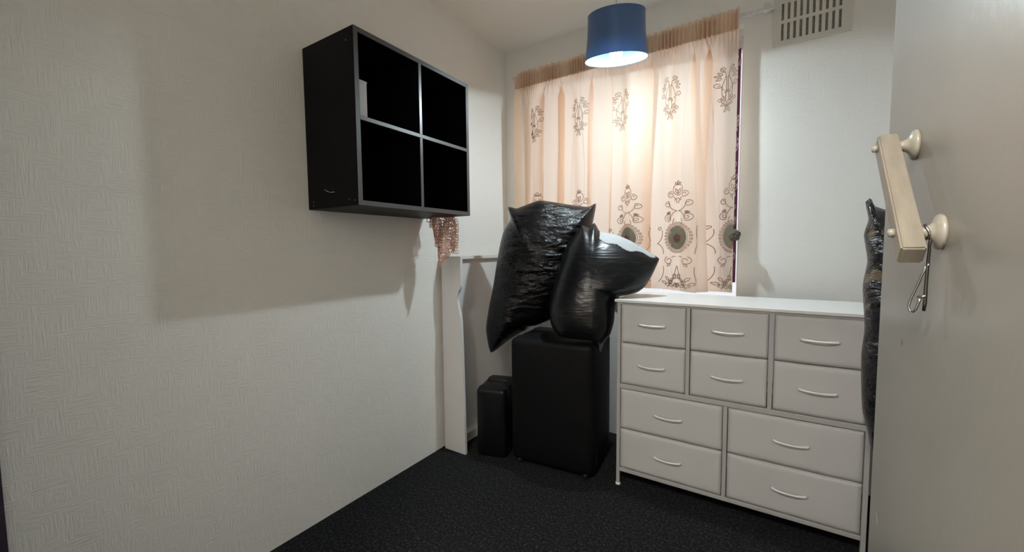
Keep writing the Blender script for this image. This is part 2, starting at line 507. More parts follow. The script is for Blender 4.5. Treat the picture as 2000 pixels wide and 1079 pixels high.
# ------------------------------------------------------------------ lace strip hanging under the shelf
random.seed(5)
lace = thing('lace_strip', 'pink openwork lace strip hanging below the black shelf', 'lace', (0.14, 1.52, 1.27))
def lace_y(x, z):
    return 1.515 + 0.022 * math.sin(x * 46 + z * 9) + 0.010 * math.sin(x * 90 - z * 20)
def lace_span(z):
    k = (1.272 - z) / 0.245
    left = 0.040 + 0.045 * min(1, k / 0.35) + max(0, k - 0.35) * 0.085
    right = 0.228 if k < 0.6 else 0.228 - (k - 0.6) / 0.4 * 0.065
    return left, right
bm = bmesh.new()
row = 0
z = 1.262
while z > 1.028:
    l, r = lace_span(z)
    x = l + 0.006 + (row % 2) * 0.009
    while x < r - 0.002:
        cx, cz = x + random.uniform(-.003, .003), z + random.uniform(-.003, .003)
        ph = random.uniform(0, 6.28); ro = random.uniform(0.0088, 0.0118)
        pts = []
        for k in range(25):
            a = ph + k / 25 * 2 * math.pi
            rr = ro * (0.72 + 0.33 * abs(math.cos(2.5 * a)))
            px, pz = cx + rr * math.cos(a), cz + rr * math.sin(a)
            pts.append((px - 0.14, lace_y(px, pz) - 1.52, pz - 1.27))
        tube(bm, pts, 0.0023, 4, closed=True)
        if random.random() < 0.65:
            for q in range(5):
                a = ph + q * 2 * math.pi / 5 + 0.6
                pts = [(cx + ro * 0.15 * math.cos(a), cz + ro * 0.15 * math.sin(a)), (cx + ro * 0.6 * math.cos(a), cz + ro * 0.6 * math.sin(a))]
                tube(bm, [(px - 0.14, lace_y(px, pz) - 1.52, pz - 1.27) for px, pz in pts], [0.0014, 0.0030], 4)
        x += 0.0185
    z -= 0.0155
    row += 1
o = build('openwork', bm, M_lace, lace)
bm = bmesh.new(); random.seed(8)
z = 1.256
while z > 1.10:
    x = 0.125 + random.uniform(0, 0.01)
    while x < 0.230:
        ph = random.uniform(0, 6.28); ro = random.uniform(0.007, 0.0105)
        pts = [(x + ro * (0.7 + 0.3 * abs(math.cos(2.5 * a))) * math.cos(a + ph) - 0.14, lace_y(x, z) + 0.012 - 1.52, z + ro * (0.7 + 0.3 * abs(math.cos(2.5 * a))) * math.sin(a + ph) - 1.27) for a in [k * 2 * math.pi / 20 for k in range(20)]]
        tube(bm, pts, 0.0022, 4, closed=True)
        x += 0.016
    z -= 0.013
build('openwork', bm, M_lace2, lace)
bm = bmesh.new()
l, r = lace_span(1.270)
tube(bm, [(l + (r - l) * k / 30 - 0.14, lace_y(l + (r - l) * k / 30, 1.27) - 1.52, 0.0005) for k in range(31)], 0.0022, 5)
build('top_cord', bm, M_lace, lace)

# ------------------------------------------------------------------ white headboard unit against the left wall
HB_Y = 1.650
head = thing('headboard', 'white board unit with wavy-edged side panel against the left wall', 'headboard', (0.02, HB_Y, 0.0))
def sidepanel(y0):
    pr = [(0.145, 0.0), (0.141, 0.20), (0.137, 0.40), (0.133, 0.64), (0.131, 0.70), (0.127, 0.75), (0.117, 0.79), (0.108, 0.825), (0.106, 0.85), (0.111, 0.875), (0.123, 0.897), (0.131, 0.92), (0.133, 0.96), (0.134, 1.075)]
    # smooth the wavy edge
    fine = []
    for i in range(len(pr) - 1):
        p0 = pr[max(i - 1, 0)]; p1 = pr[i]; p2 = pr[i + 1]; p3 = pr[min(i + 2, len(pr) - 1)]
        for k in range(5):
            u = k / 5
            fine.append(tuple(0.5 * ((2 * p1[j]) + (-p0[j] + p2[j]) * u + (2 * p0[j] - 5 * p1[j] + 4 * p2[j] - p3[j]) * u * u + (-p0[j] + 3 * p1[j] - 3 * p2[j] + p3[j]) * u ** 3) for j in (0, 1)))
    fine.append(pr[-1])
    bm = bmesh.new()
    A = [bm.verts.new((x, y0, z)) for x, z in fine]; B = [bm.verts.new((x, y0 + 0.018, z)) for x, z in fine]
    A0 = [bm.verts.new((0, y0, z)) for x, z in fine]; B0 = [bm.verts.new((0, y0 + 0.018, z)) for x, z in fine]
    for i in range(len(fine) - 1):
        bm.faces.new((A0[i], A[i], A[i + 1], A0[i + 1])); bm.faces.new((B0[i], B0[i + 1], B[i + 1], B[i]))
        bm.faces.new((A[i], B[i], B[i + 1], A[i + 1])); bm.faces.new((A0[i], A0[i + 1], B0[i + 1], B0[i]))
    bm.faces.new((A0[0], B0[0], B[0], A[0])); bm.faces.new((A0[-1], A[-1], B[-1], B0[-1]))
    return build('side_panel', bm, M_whiteboard, head)
sidepanel(0.0); sidepanel(0.632)
boxo('back_panel', 0.0, 0.016, 0.018, 0.632, 0.05, 1.056, M_whiteboard, head, 0.001)
boxo('top_rail', 0.0, 0.040, 0.018, 0.632, 1.056, 1.074, M_whiteboard, head, 0.001)
boxo('plinth', 0.0, 0.06, 0.018, 0.632, 0.0, 0.05, M_whiteboard, head, 0.001)

# ------------------------------------------------------------------ chest of drawers
FY = 1.813
dr = thing('drawer_chest', 'wide white chest of ten pale grey fabric drawers under the window', 'chest of drawers', (0.944, FY, 0.0))
X0, X1, DB = 0.944, 1.840, 2.185
def db(name, x0, x1, y0, y1, z0, z1, m, par=dr, bev=0.0015):
    return boxo(name, x0 - 0.944, x1 - 0.944, y0 - FY, y1 - FY, z0, z1, m, par, bev, 2)
db('top_board', X0 - 0.010, X1 + 0.010, FY - 0.010, DB + 0.004, 0.866, 0.878, M_whitetop)
PW = 0.015
for px in (X0, X1 - PW):
    for py in (FY, DB - PW):
        p = db('leg', px, px + PW, py, py + PW, 0.010, 0.866, M_whitemetal)
        build('foot_cap', lathe(bmesh.new(), [(0.011, 0.0), (0.012, 0.003), (0.0105, 0.010)], 16, 'z', Matrix.Translation((px - 0.944 + PW / 2, py - FY + PW / 2, 0))), M_handle, p, True)
for py in (FY, DB - PW):
    db('bottom_rail', X0 + PW, X1 - PW, py, py + PW, 0.070, 0.086, M_whitemetal)
    db('middle_rail', X0 + PW, X1 - PW, py, py + PW, 0.467, 0.487, M_whitemetal)
    db('top_rail', X0 + PW, X1 - PW, py, py + PW, 0.856, 0.866, M_whitemetal)
for px in (X0, X1 - PW):
    for z0 in (0.070, 0.467):
        db('side_rail', px, px + PW, FY + PW, DB - PW, z0, z0 + 0.016, M_whitemetal)
for px in (1.2385, 1.5335):
    db('upright', px, px + PW, FY, FY + PW, 0.487, 0.856, M_whitemetal)
db('upright', 1.3845, 1.3845 + PW, FY, FY + PW, 0.086, 0.467, M_whitemetal)
random.seed(11)
def drawer(x0, x1, z0, z1, dent=()):
    """soft fabric drawer front: slightly bulging sheet over a box"""
    g = 0.0028
    x0 += g; x1 -= g; z0 += g * 0.5; z1 -= g
    nx, nz = 28, 16
    bm = bmesh.new()
    V = {}
    seed = random.uniform(0, 99)
    for i in range(nx + 1):
        for j in range(nz + 1):
            u, v = i / nx, j / nz
            e = min(u, 1 - u) * (x1 - x0); f_ = min(v, 1 - v) * (z1 - z0)
            edge = min(1, min(e, f_) / 0.008)
            bul = 0.0035 * (1 - (1 - edge) ** 2)
            wob = 0.0016 * (mnoise.noise(Vector((u * 3, v * 2, seed))))
            y = FY + 0.0045 - bul + wob
            for (du, dv, ang, ln) in dent:
                a = (u - du) * (x1 - x0); b = (v - dv) * (z1 - z0)
                c_, s_ = math.cos(ang), math.sin(ang)
                al = a * c_ + b * s_; ac = -a * s_ + b * c_
                if -0.01 < al < ln:
                    y += 0.004 * math.exp(-(ac / (0.004 + al * 0.08)) ** 2) * (1 - max(0, al) / ln)
            sag = 0.0
            zz = z0 + (z1 - z0) * v
            if v > 0.9:
                zz -= 0.0018 * (1 - (2 * u - 1) ** 2) + 0.001 * abs(mnoise.noise(Vector((u * 4, 3.3, seed))))
            V[i, j] = bm.verts.new((x0 + (x1 - x0) * u - 0.944, y - FY, zz))
    for i in range(nx):
        for j in range(nz):
            bm.faces.new((V[i, j], V[i + 1, j], V[i + 1, j + 1], V[i, j + 1]))
    # turn the border back to make a box
    ext = bmesh.ops.extrude_edge_only(bm, edges=[e for e in bm.edges if e.is_boundary])
    for v in [g_ for g_ in ext['geom'] if isinstance(g_, bmesh.types.BMVert)]:
        v.co.y = 0.30
    bmesh.ops.holes_fill(bm, edges=[e for e in bm.edges if e.is_boundary], sides=0)
    o = build('drawer', bm, M_fabric, dr, True)
    # arched bar handle
    cx, cz = (x0 + x1) / 2, z0 + (z1 - z0) * 0.515
    bm = bmesh.new()
    pts, rr = [], []
    for k in range(17):
        q = k / 16 * 2 - 1
        pts.append((cx + q * 0.055 - 0.944, -0.0045 - 0.019 * (1 - q * q) ** 0.7, cz - 0.0015))
        rr.append(0.0030 + 0.0022 * abs(q) ** 2)
    tube(bm, pts, rr, 8)
    h = build('handle', bm, M_handle, o, True)
    return o
R1, R2, R3, R4 = (0.681, 0.860), (0.488, 0.679), (0.277, 0.465), (0.087, 0.275)
C3 = ((0.959, 1.238), (1.254, 1.533), (1.549, 1.825))
for c in C3:
    drawer(*c, *R1)
drawer(*C3[0], *R2, dent=[(0.98, 0.93, math.pi * 1.12, 0.08)])
drawer(*C3[1], *R2, dent=[(0.985, 0.95, math.pi * 1.15, 0.07)])
drawer(*C3[2], *R2)
for c, dt in (((0.959, 1.384), ()), ((1.400, 1.825), ())):
    drawer(*c, *R3, dent=dt)
drawer(0.959, 1.384, *R4)
drawer(1.400, 1.825, *R4, dent=[(0.01, 0.95, -0.75, 0.09), (0.99, 0.93, math.pi * 1.06, 0.12)])

# ------------------------------------------------------------------ suitcases
def case(name, label, cx, cy, w, dp, h, rot, m, rad, wheels, z0):
    root = thing(name, label, 'suitcase', (cx, cy, 0)); root.rotation_euler = (0, 0, rot)
    bm = bmesh.new(); box(bm, -w / 2, w / 2, -dp / 2, dp / 2, z0, h)
    bmesh.ops.subdivide_edges(bm, edges=bm.edges[:], cuts=5, use_grid_fill=True)
    for v in bm.verts:
        x, y, zz = v.co.x / (w / 2), v.co.y / (dp / 2), (v.co.z - (h + z0) / 2) / ((h - z0) / 2)
        b = (1 - x * x) * (1 - zz * zz)
        v.co.y += math.copysign(0.010 * b, y) if abs(y) > 0.99 else 0
        b = (1 - y * y) * (1 - zz * zz)
        v.co.x += math.copysign(0.008 * b, x) if abs(x) > 0.99 else 0
        if zz > 0.99:
            v.co.z += 0.008 * (1 - x * x) * (1 - y * y)
    es = [e for e in bm.edges if len(e.link_faces) == 2 and e.calc_face_angle(0) > 0.8]
    bmesh.ops.bevel(bm, geom=es, offset=rad, segments=5, affect='EDGES', profile=0.5)
    build('body', bm, m, root, True)
    # zip piping round the body
    for yy in (-dp * 0.30, dp * 0.30):
        bm = bmesh.new(); pts = []
        ww, hh, rr = w / 2 + 0.001, (h - z0) / 2, rad
        zc_ = (h + z0) / 2
        for qx, qz, a0 in ((1, 1, 0), (-1, 1, 90), (-1, -1, 180), (1, -1, 270)):
            for k in range(6):
                a = math.radians(a0 + 90 * k / 5)
                pts.append((qx * (ww - rr) + rr * math.cos(a), yy, zc_ + qz * (hh - rr) + rr * math.sin(a)))
        tube(bm, pts, 0.0028, 5, closed=True)
        build('zip_piping', bm, M_rubber, root, True)
    if wheels:
        for sx in (-1, 1):
            for sy in (-1, 1):
                bm = lathe(bmesh.new(), [(0.006, -0.009), (0.020, -0.008), (0.022, 0.0), (0.020, 0.008), (0.006, 0.009)], 20, 'x', Matrix.Translation((sx * (w / 2 - 0.04), sy * (dp / 2 - 0.035), 0.022)))
                wh = build('wheel', bm, M_rubber, root, True)
                build('axle_cap', lathe(bmesh.new(), [(0.006, -0.011), (0.006, 0.011)], 12, 'x', Matrix.Translation((sx * (w / 2 - 0.04), sy * (dp / 2 - 0.035), 0.022))), M_chrome, wh, True)
    bm = bmesh.new()
    tube(bm, [(-0.06, 0, h - 0.004), (-0.055, 0, h + 0.008), (0.055, 0, h + 0.008), (0.06, 0, h - 0.004)], 0.006, 8)
    build('carry_handle', bm, M_rubber, root, True)
    return root
case('suitcase', 'large black soft suitcase standing under the stuffed bin bags', 0.618, 1.905, 0.43, 0.36, 0.662, 0.10, M_case, 0.030, True, 0.03)
case('suitcase', 'small black case on the carpet beside the white wavy panel', 0.262, 1.825, 0.165, 0.26, 0.372, 0.30, M_case2, 0.022, False, 0.0)

# ------------------------------------------------------------------ stuffed bags
def closed_spline(pts, n):
    P = [Vector(p) for p in pts]; N = len(P)
    # arc-length-ish sampling of a Catmull-Rom loop with moderate tension so corners stay crisp
    out = []
    seg = [(P[(i + 1) % N] - P[i]).length for i in range(N)]
    tot = sum(seg)
    for k in range(n):
        s = tot * k / n; i = 0
        while s > seg[i]:
            s -= seg[i]; i += 1
        u = s / seg[i]
        p0, p1, p2, p3 = P[i - 1], P[i], P[(i + 1) % N], P[(i + 2) % N]
        tz = 0.35
        m1 = (p2 - p0) * tz; m2 = (p3 - p1) * tz
        h00 = 2 * u ** 3 - 3 * u * u + 1; h10 = u ** 3 - 2 * u * u + u; h01 = -2 * u ** 3 + 3 * u * u; h11 = u ** 3 - u * u
        out.append(p1 * h00 + m1 * h10 + p2 * h01 + m2 * h11)
    return out

def ridged(p, oct=3):
    a, s, f = 0.0, 1.0, 1.0
    for _ in range(oct):
        a += s * (1 - 2 * abs(mnoise.noise(p * f)))
        s *= 0.5; f *= 2.1
    return a / 1.75

def inflate(outline, centre, pt, e1, nrm, tf, tb, amp, freq, nth=220, nr=44, power=2.3, patch=None, lean=0.0):
    """a filled bag: closed outline in an upright plane, puffed to the front and back, with folds"""
    e1 = Vector(e1).normalized(); nrm = Vector(nrm).normalized(); up = Vector((0, 0, 1)); pt = Vector((pt[0], pt[1], 0))
    O = closed_spline(outline, nth); c = Vector(centre)
    half = nth // 22
    S = []
    for k in range(nth):
        acc = Vector((0, 0)); wt = 0
        for q_ in range(-half, half + 1):
            w_ = math.exp(-(q_ / (half * 0.5)) ** 2); acc += O[(k + q_) % nth] * w_; wt += w_
        S.append(acc / wt)
    bm = bmesh.new()
    rings = {}
    for side in (1, -1):
        T_ = tf if side > 0 else tb
        for ir in range(nr + 1):
            r = ir / nr
            if ir == nr and side < 0:
                rings[side, ir] = rings[1, ir]; continue
            if ir == 0:
                pass
            ring = []
            for k in range(nth):
                bl = r ** 5
                q = c + (S[k] * (1 - bl) + O[k] * bl - c) * r
                hgt = T_ * max(0, 1 - r ** power) ** 0.62
                w3 = pt + e1 * q.x + up * q.y
                n3 = w3 * 1.0 + nrm * (side * 0.4)
                d = ridged(Vector((n3.x * freq[0], n3.y * freq[0], n3.z * freq[1])))
                d2 = ridged(Vector((n3.x * freq[0] * 2.7 + 7, n3.y * freq[0] * 2.7, n3.z * freq[1] * 2.2 + q.x * 9)), 2)
                env = min(1, (1 - r) * 5 + 0.15)
                env *= 0.35 + 0.75 * math.exp(-((q.y - c.y) / 0.16) ** 2)
                hgt += (amp * d + amp * 0.4 * d2) * env
                hgt = max(hgt, 0.002 * (1 - r)) 
                hh = side * hgt + lean * (q.y - c.y)
                p = w3 + nrm * hh
                if ir == 0:
                    ring = [bm.verts.new(pt + e1 * c.x + up * c.y + nrm * (side * T_ + lean * 0))] * nth
                    break
                ring.append(bm.verts.new(p))
            rings[side, ir] = ring
    pf = []
    for side in (1, -1):
        for ir in range(nr):
            A, B = rings[side, ir], rings[side, ir + 1]
            for k in range(nth):
                k2 = (k + 1) % nth
                if ir == 0:
                    f = bm.faces.new((A[0], B[k], B[k2]) if side > 0 else (A[0], B[k2], B[k]))
                else:
                    f = bm.faces.new((A[k], B[k], B[k2], A[k2]) if side > 0 else (A[k], A[k2], B[k2], B[k]))
                if patch and side > 0 and patch(k / nth, (ir + 0.5) / nr, f):
                    pf.append(f)
    return bm, pf

def finish(name, bm, m, label, cat, origin, extra=None, group=None):
    bmesh.ops.recalc_face_normals(bm, faces=bm.faces)
    me = bpy.data.meshes.new(name)
    bm.to_mesh(me); bm.free()
    for p in me.polygons:
        p.use_smooth = True
    me.materials.append(m)
    o = link(name, me)
    if label:
        tag(o, label, cat, group)
    return o

def settle(bm, cx=0.618, cy=1.905, w=0.43, dp=0.36, h=0.662, rot=0.10):
    """let the soft bag rest on the suitcase instead of sinking into it, and on the chest top"""
    c_, s_ = math.cos(rot), math.sin(rot); m_ = 0.024
    for v in bm.verts:
        dx, dy = v.co.x - cx, v.co.y - cy
        lx, ly = dx * c_ + dy * s_, -dx * s_ + dy * c_
        if abs(lx) < w / 2 + m_ and abs(ly) < dp / 2 + m_ and v.co.z < h + 0.022:
            up_, fr_, rt_, lf_ = h + 0.022 - v.co.z, ly + dp / 2 + m_, w / 2 + m_ - lx, lx + w / 2 + m_
            k_ = min(up_, fr_, rt_, lf_)
            if k_ == up_: v.co.z = h + 0.022
            elif k_ == fr_: ly = -dp / 2 - m_
            elif k_ == rt_: lx = w / 2 + m_
            else: lx = -w / 2 - m_
            if k_ != up_:
                v.co.x, v.co.y = cx + lx * c_ - ly * s_, cy + lx * s_ + ly * c_
        if v.co.x > 0.928 and v.co.y > 1.797 and v.co.z < 0.882:
            if v.co.x - 0.928 < 0.882 - v.co.z: v.co.x = 0.928
            else: v.co.z = 0.882
outA = [(-0.266, 1.343), (-0.22, 1.336), (-0.192, 1.344), (-0.107, 1.373), (-0.068, 1.375), (0.038, 1.356), (0.135, 1.34), (0.176, 1.337), (0.214, 1.352), (0.204, 1.278), (0.193, 1.223), (0.177, 1.126), (0.15, 0.958), (0.094, 0.816), (-0.019, 0.723), (-0.163, 0.661), (-0.265, 0.598), (-0.345, 0.535), (-0.374, 0.523), (-0.389, 0.573), (-0.399, 0.667), (-0.38, 0.785), (-0.355, 0.901), (-0.333, 1.031), (-0.314, 1.131), (-0.29, 1.216), (-0.252, 1.278)]
bm, _ = inflate(outA, (-0.10, 1.02), (0.53, 2.02), (0.894, 0.448, 0), (0.448, -0.894, 0), 0.150, 0.12, 0.013, (5.0, 20.0), 340, 80)
settle(bm)
finish('bin_bag', bm, M_bag, 'crinkled black bin bag standing upright on the suitcase, leaning left', 'bag', None)

outB = [(-0.171, 1.196), (-0.143, 1.23), (-0.111, 1.22), (-0.082, 1.239), (-0.052, 1.194), (0.016, 1.18), (0.092, 1.147), (0.162, 1.102), (0.214, 1.068), (0.225, 1.053), (0.196, 0.988), (0.164, 0.931), (0.125, 0.900), (0.078, 0.886), (0.040, 0.878), (0.022, 0.832), (0.016, 0.762), (0.000, 0.704), (-0.026, 0.672), (-0.072, 0.622), (-0.101, 0.636), (-0.174, 0.654), (-0.242, 0.682), (-0.285, 0.737), (-0.298, 0.813), (-0.283, 0.908), (-0.257, 1.011), (-0.221, 1.126)]
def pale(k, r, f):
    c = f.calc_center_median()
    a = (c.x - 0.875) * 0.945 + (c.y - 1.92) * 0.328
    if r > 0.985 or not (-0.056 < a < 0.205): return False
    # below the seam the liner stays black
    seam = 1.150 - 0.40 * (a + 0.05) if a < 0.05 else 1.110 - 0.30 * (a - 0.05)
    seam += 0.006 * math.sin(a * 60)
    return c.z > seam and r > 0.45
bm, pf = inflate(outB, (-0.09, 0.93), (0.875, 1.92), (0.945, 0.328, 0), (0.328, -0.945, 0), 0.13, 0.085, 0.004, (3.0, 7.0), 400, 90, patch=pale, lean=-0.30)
settle(bm)
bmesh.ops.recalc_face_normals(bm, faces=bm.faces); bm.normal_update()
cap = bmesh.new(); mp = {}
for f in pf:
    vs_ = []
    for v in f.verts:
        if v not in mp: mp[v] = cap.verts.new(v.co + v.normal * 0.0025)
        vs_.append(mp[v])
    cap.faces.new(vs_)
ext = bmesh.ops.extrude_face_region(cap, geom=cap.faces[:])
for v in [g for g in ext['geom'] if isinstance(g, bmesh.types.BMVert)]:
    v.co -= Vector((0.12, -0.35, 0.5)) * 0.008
bagB = finish('bin_bag', bm, M_bag2, 'smooth bulging black bin bag with a painted pale reflection on top, resting against the chest corner', 'bag', None)
o = build('painted_sheen', cap, M_bagsheen, bagB, True); o['label'] = 'pale grey painted reflection on the glossy bag top'  # pale faces paint the bright reflection on the black plastic

outC = [(-0.046, 1.236), (-0.035, 1.246), (-0.026, 1.224), (-0.011, 1.215), (0.029, 1.200), (0.10, 1.215), (0.16, 1.20), (0.195, 1.125), (0.20, 0.946), (0.19, 0.749), (0.12, 0.61), (0.02, 0.554), (-0.006, 0.519), (-0.018, 0.58), (-0.031, 0.635), (-0.037, 0.725), (-0.039, 0.801), (-0.035, 0.876), (-0.043, 0.995), (-0.036, 1.068), (-0.046, 1.142), (-0.038, 1.185)]
bm, _ = inflate(outC, (0.07, 0.92), (1.80, 1.52), (0.986, -0.168, 0), (-0.168, -0.986, 0), 0.07, 0.06, 0.010, (9.0, 14.0), 160, 26)
bagC = finish('carrier_bag', bm, M_printbag, 'black printed plastic bag hanging between the door edge and the chest', 'bag', None)
hook = thing('wall_hook', 'small steel hook on the right wall holding the printed bag', 'hook', (XR, 1.49, 1.22))
bm = bmesh.new(); tube(bm, [(0, 0, 0.02), (-0.03, 0, 0.01), (-0.05, 0.0, -0.01), (-0.065, 0, -0.004), (-0.068, 0, 0.012)], 0.004, 8); build('hook_arm', bm, M_chrome, hook, True)
build('hook_plate', box(bmesh.new(), -0.004, 0.0, -0.012, 0.012, -0.02, 0.04, 0.001), M_chrome, hook)

# ------------------------------------------------------------------ curtain
K = 0.90
folds = [  # centre x, overlap, width, depth
    (0.170, 0.050, 0.020, 0.020), (0.335, 0.062, 0.024, 0.024), (0.440, 0.105, 0.030, 0.032), (0.640, 0.070, 0.026, 0.026), (0.745, 0.050, 0.026, 0.022),
    (0.966, 0.085, 0.024, 0.030), (1.192, 0.060, 0.022, 0.026), (1.250, 0.080, 0.024, 0.030)]
CX0, CX1, CZ0, CZ1 = 0.118, 1.372, 0.888, 2.228
CY = 2.256
def curtain_pt(s, z, back=0.0):
    """s runs along the cloth measured as flat x; returns the point on the hanging cloth"""
    up_ = max(0.0, min(1.0, (z - 2.02) / 0.10))         # gathered heading
    lo = 1 - up_
    x = s; y = 0.0
    for fx, A, wd, D in folds:
        wdz = wd * (1 + 0.25 * (2.1 - z))
        fxz = fx + 0.012 * math.sin(z * 3 + fx * 20)
        tau = (s - fxz) / wdz
        if abs(tau) < 4:
            x -= A * lo * tau * math.exp(-tau * tau)
            y += D * lo * tau * math.exp(-tau * tau / 5)
    y += lo * (0.015 * math.sin(s * 34 + 0.8 * math.sin(z * 2.2) + 1.0) + 0.008 * math.sin(s * 61 + z * 1.3))
    # pencil pleats
    pl = math.sin(s * 2 * math.pi / 0.0185 + 1.6 * math.sin(s * 23))
    y += up_ * (0.010 * pl) * (1.0 if z > 2.10 else 0.6) * (0.6 + 0.4 * math.sin(s * 37))
    zz = z + up_ * 0.004 * math.sin(s * 2 * math.pi / 0.0185 * 0.5 + 2 * math.sin(s * 11)) * (1 if z > 2.2 else 0)
    zz += 0.010 * up_ * (s - 0.75)
    if z < 0.95:
        zz += 0.005 * math.sin(s * 9) * (0.95 - z) / 0.06
    e = max(0, (0.16 - s) / 0.045)
    if e > 0:
        x += 0.010 * e * (1 - up_ * 0.9)
        if z > 2.15: zz -= 0.016 * e
    return Vector((x, CY + y - back, zz))
curt = thing('curtain', 'cream peach backlit curtain with brown embroidered motifs and pencil-pleat top', 'curtain', (0, 0, 0))
NS = 900
zl = [CZ0 + (2.0 - CZ0) * j / 40 for j in range(41)] + [2.0 + (CZ1 - 2.0) * j / 14 for j in range(1, 15)]
vv = []
for j, z in enumerate(zl):
    for i in range(NS + 1):
        vv.append(tuple(curtain_pt(CX0 + (CX1 - CX0) * i / NS, z)))
ff = []
for j in range(len(zl) - 1):
    for i in range(NS):
        a = j * (NS + 1) + i
        ff.append((a, a + 1, a + NS + 2, a + NS + 1))
me = bpy.data.meshes.new('cloth'); me.from_pydata(vv, [], ff); me.update()
for p in me.polygons: p.use_smooth = True
link('cloth', me, M_curtain, curt)

# embroidery, drawn as threads lying on the cloth
def spiral(cx, cz, r0, r1, a0, turns, n=22):
    return [(cx + (r0 + (r1 - r0) * k / n) * math.cos(a0 + turns * 2 * math.pi * k / n), cz + (r0 + (r1 - r0) * k / n) * math.sin(a0 + turns * 2 * math.pi * k / n)) for k in range(n + 1)]
def arc(p, q, bulge, n=12):
    (x0, z0), (x1, z1) = p, q
    mx_, mz_ = (x0 + x1) / 2 - (z1 - z0) * bulge, (z0 + z1) / 2 + (x1 - x0) * bulge
    return [((1 - u) ** 2 * x0 + 2 * u * (1 - u) * mx_ + u * u * x1, (1 - u) ** 2 * z0 + 2 * u * (1 - u) * mz_ + u * u * z1) for u in [k / n for k in range(n + 1)]]
def leaf(cx, cz, ang, ln, wd):
    c, s = math.cos(ang), math.sin(ang)
    pts = []
    for k in range(13):
        u = k / 12 * 2
        if u <= 1: a, b = u * ln, wd * math.sin(math.pi * u)
        else: a, b = (2 - u) * ln, -wd * math.sin(math.pi * (2 - u))
        pts.append((cx + a * c - b * s, cz + a * s + b * c))
    return pts
def upper_motif():
    """hanging twin-stem spray, 0.22 tall, centre at (0,0), right half"""
    L_ = []
    L_.append(arc((0.004, 0.055), (0.022, -0.035), 0.18))
    L_.append(arc((0.004, 0.055), (0.010, -0.065), -0.05))
    L_.append(arc((0.022, -0.035), (0.006, -0.098), -0.30))
    L_.append(spiral(0.018, 0.088, 0.014, 0.004, -2.2, 1.2)); L_.append(arc((0.008, 0.05), (0.012, 0.078), 0.2))
    L_.append(spiral(0.036, 0.012, 0.013, 0.004, 3.6, 1.25)); L_.append(arc((0.014, -0.012), (0.024, 0.008), -0.3))
    L_.append(spiral(0.030, -0.058, 0.010, 0.003, 2.6, 1.3))
    for cx, cz, a in ((0.020, 0.062, 0.5), (0.026, 0.055, 0.0), (0.024, 0.046, -0.5), (0.018, 0.075, 1.0), (0.014, -0.040, -0.9), (0.012, -0.024, 2.4), (0.016, -0.055, -1.3), (0.010, -0.075, -0.6), (0.004, -0.098, -1.2)):
        L_.append(leaf(cx, cz, a, 0.020, 0.0045))
    L_.append(spiral(0.006, -0.088, 0.008, 0.003, 0.5, 1.1))
    return L_
def lower_motif():
    """tall scroll tower above a medallion; z = 0 at the medallion centre, right half"""
    L_ = []
    L_.append(leaf(0.0, 0.275, 1.57, 0.020, 0.004)); L_.append(leaf(0.002, 0.272, 0.9, 0.018, 0.004))
    L_.append(arc((0.0, 0.218), (0.020, 0.262), -0.45)); L_.append(arc((0.020, 0.262), (0.0, 0.276), -0.35)); L_.append(leaf(0.0, 0.226, 1.2, 0.030, 0.005))
    L_.append(spiral(0.032, 0.222, 0.017, 0.005, 1.9, -1.35)); L_.append(arc((0.004, 0.178), (0.020, 0.212), 0.25))
    L_.append(arc((0.0, 0.205), (0.016, 0.192), 0.2))
    L_.append(arc((0.003, 0.140), (0.040, 0.188), -0.45)); L_.append(spiral(0.046, 0.172, 0.016, 0.005, 1.9, -1.2))
    L_.append(arc((0.003, 0.140), (0.030, 0.110), 0.3))
    L_.append(spiral(0.044, 0.100, 0.022, 0.010, 2.2, -1.0)); L_.append(spiral(0.044, 0.104, 0.012, 0.004, 2.2, 1.0))
    for a in (0.5, 1.1, 1.7): L_.append(leaf(0.040, 0.122, a, 0.014, 0.004))
    L_.append(arc((0.016, 0.100), (0.022, 0.078), 0.2))
    # beads round the medallion
    for k in range(14):
        a = -math.pi / 2 + math.pi * (k + 0.5) / 14
        L_.append([(0.058 * math.cos(a) + 0.0050 * math.cos(b), 0.076 * math.sin(a) + 0.0050 * math.sin(b)) for b in [q * math.pi / 3 for q in range(7)]])
    L_.append([(0.049 * math.cos(-math.pi / 2 + math.pi * k / 20), 0.066 * math.sin(-math.pi / 2 + math.pi * k / 20)) for k in range(21)])
    # outer scrolls
    L_.append(arc((0.078, 0.040), (0.098, -0.030), -0.25)); L_.append(spiral(0.088, 0.050, 0.010, 0.003, -1.5, 1.1)); L_.append(arc((0.098, -0.030), (0.070, -0.085), -0.3))
    L_.append(spiral(0.042, -0.120, 0.022, 0.008, 1.2, -1.2)); L_.append(arc((0.006, -0.098), (0.026, -0.104), 0.3)); L_.append(leaf(0.034, -0.138, -0.6, 0.02, 0.005))
    L_.append(arc((0.070, -0.150), (0.090, -0.235), -0.2)); L_.append(arc((0.002, -0.148), (0.046, -0.262), -0.12))
    for cx, cz, a in ((0.006, -0.19, -1.3), (0.012, -0.215, -0.4), (0.026, -0.225, -1.0), (0.008, -0.235, -1.8), (0.034, -0.245, -0.2), (0.016, -0.255, 0.4), (0.004, -0.215, 1.0), (0.040, -0.225, 0.8), (0.052, -0.24, 0.3)):
        L_.append(leaf(cx, cz, a, 0.026, 0.006))
    L_.append(spiral(0.030, -0.236, 0.014, 0.004, 0, 1.5)); L_.append(spiral(0.008, -0.246, 0.010, 0.003, 2, 1.3))
    return L_
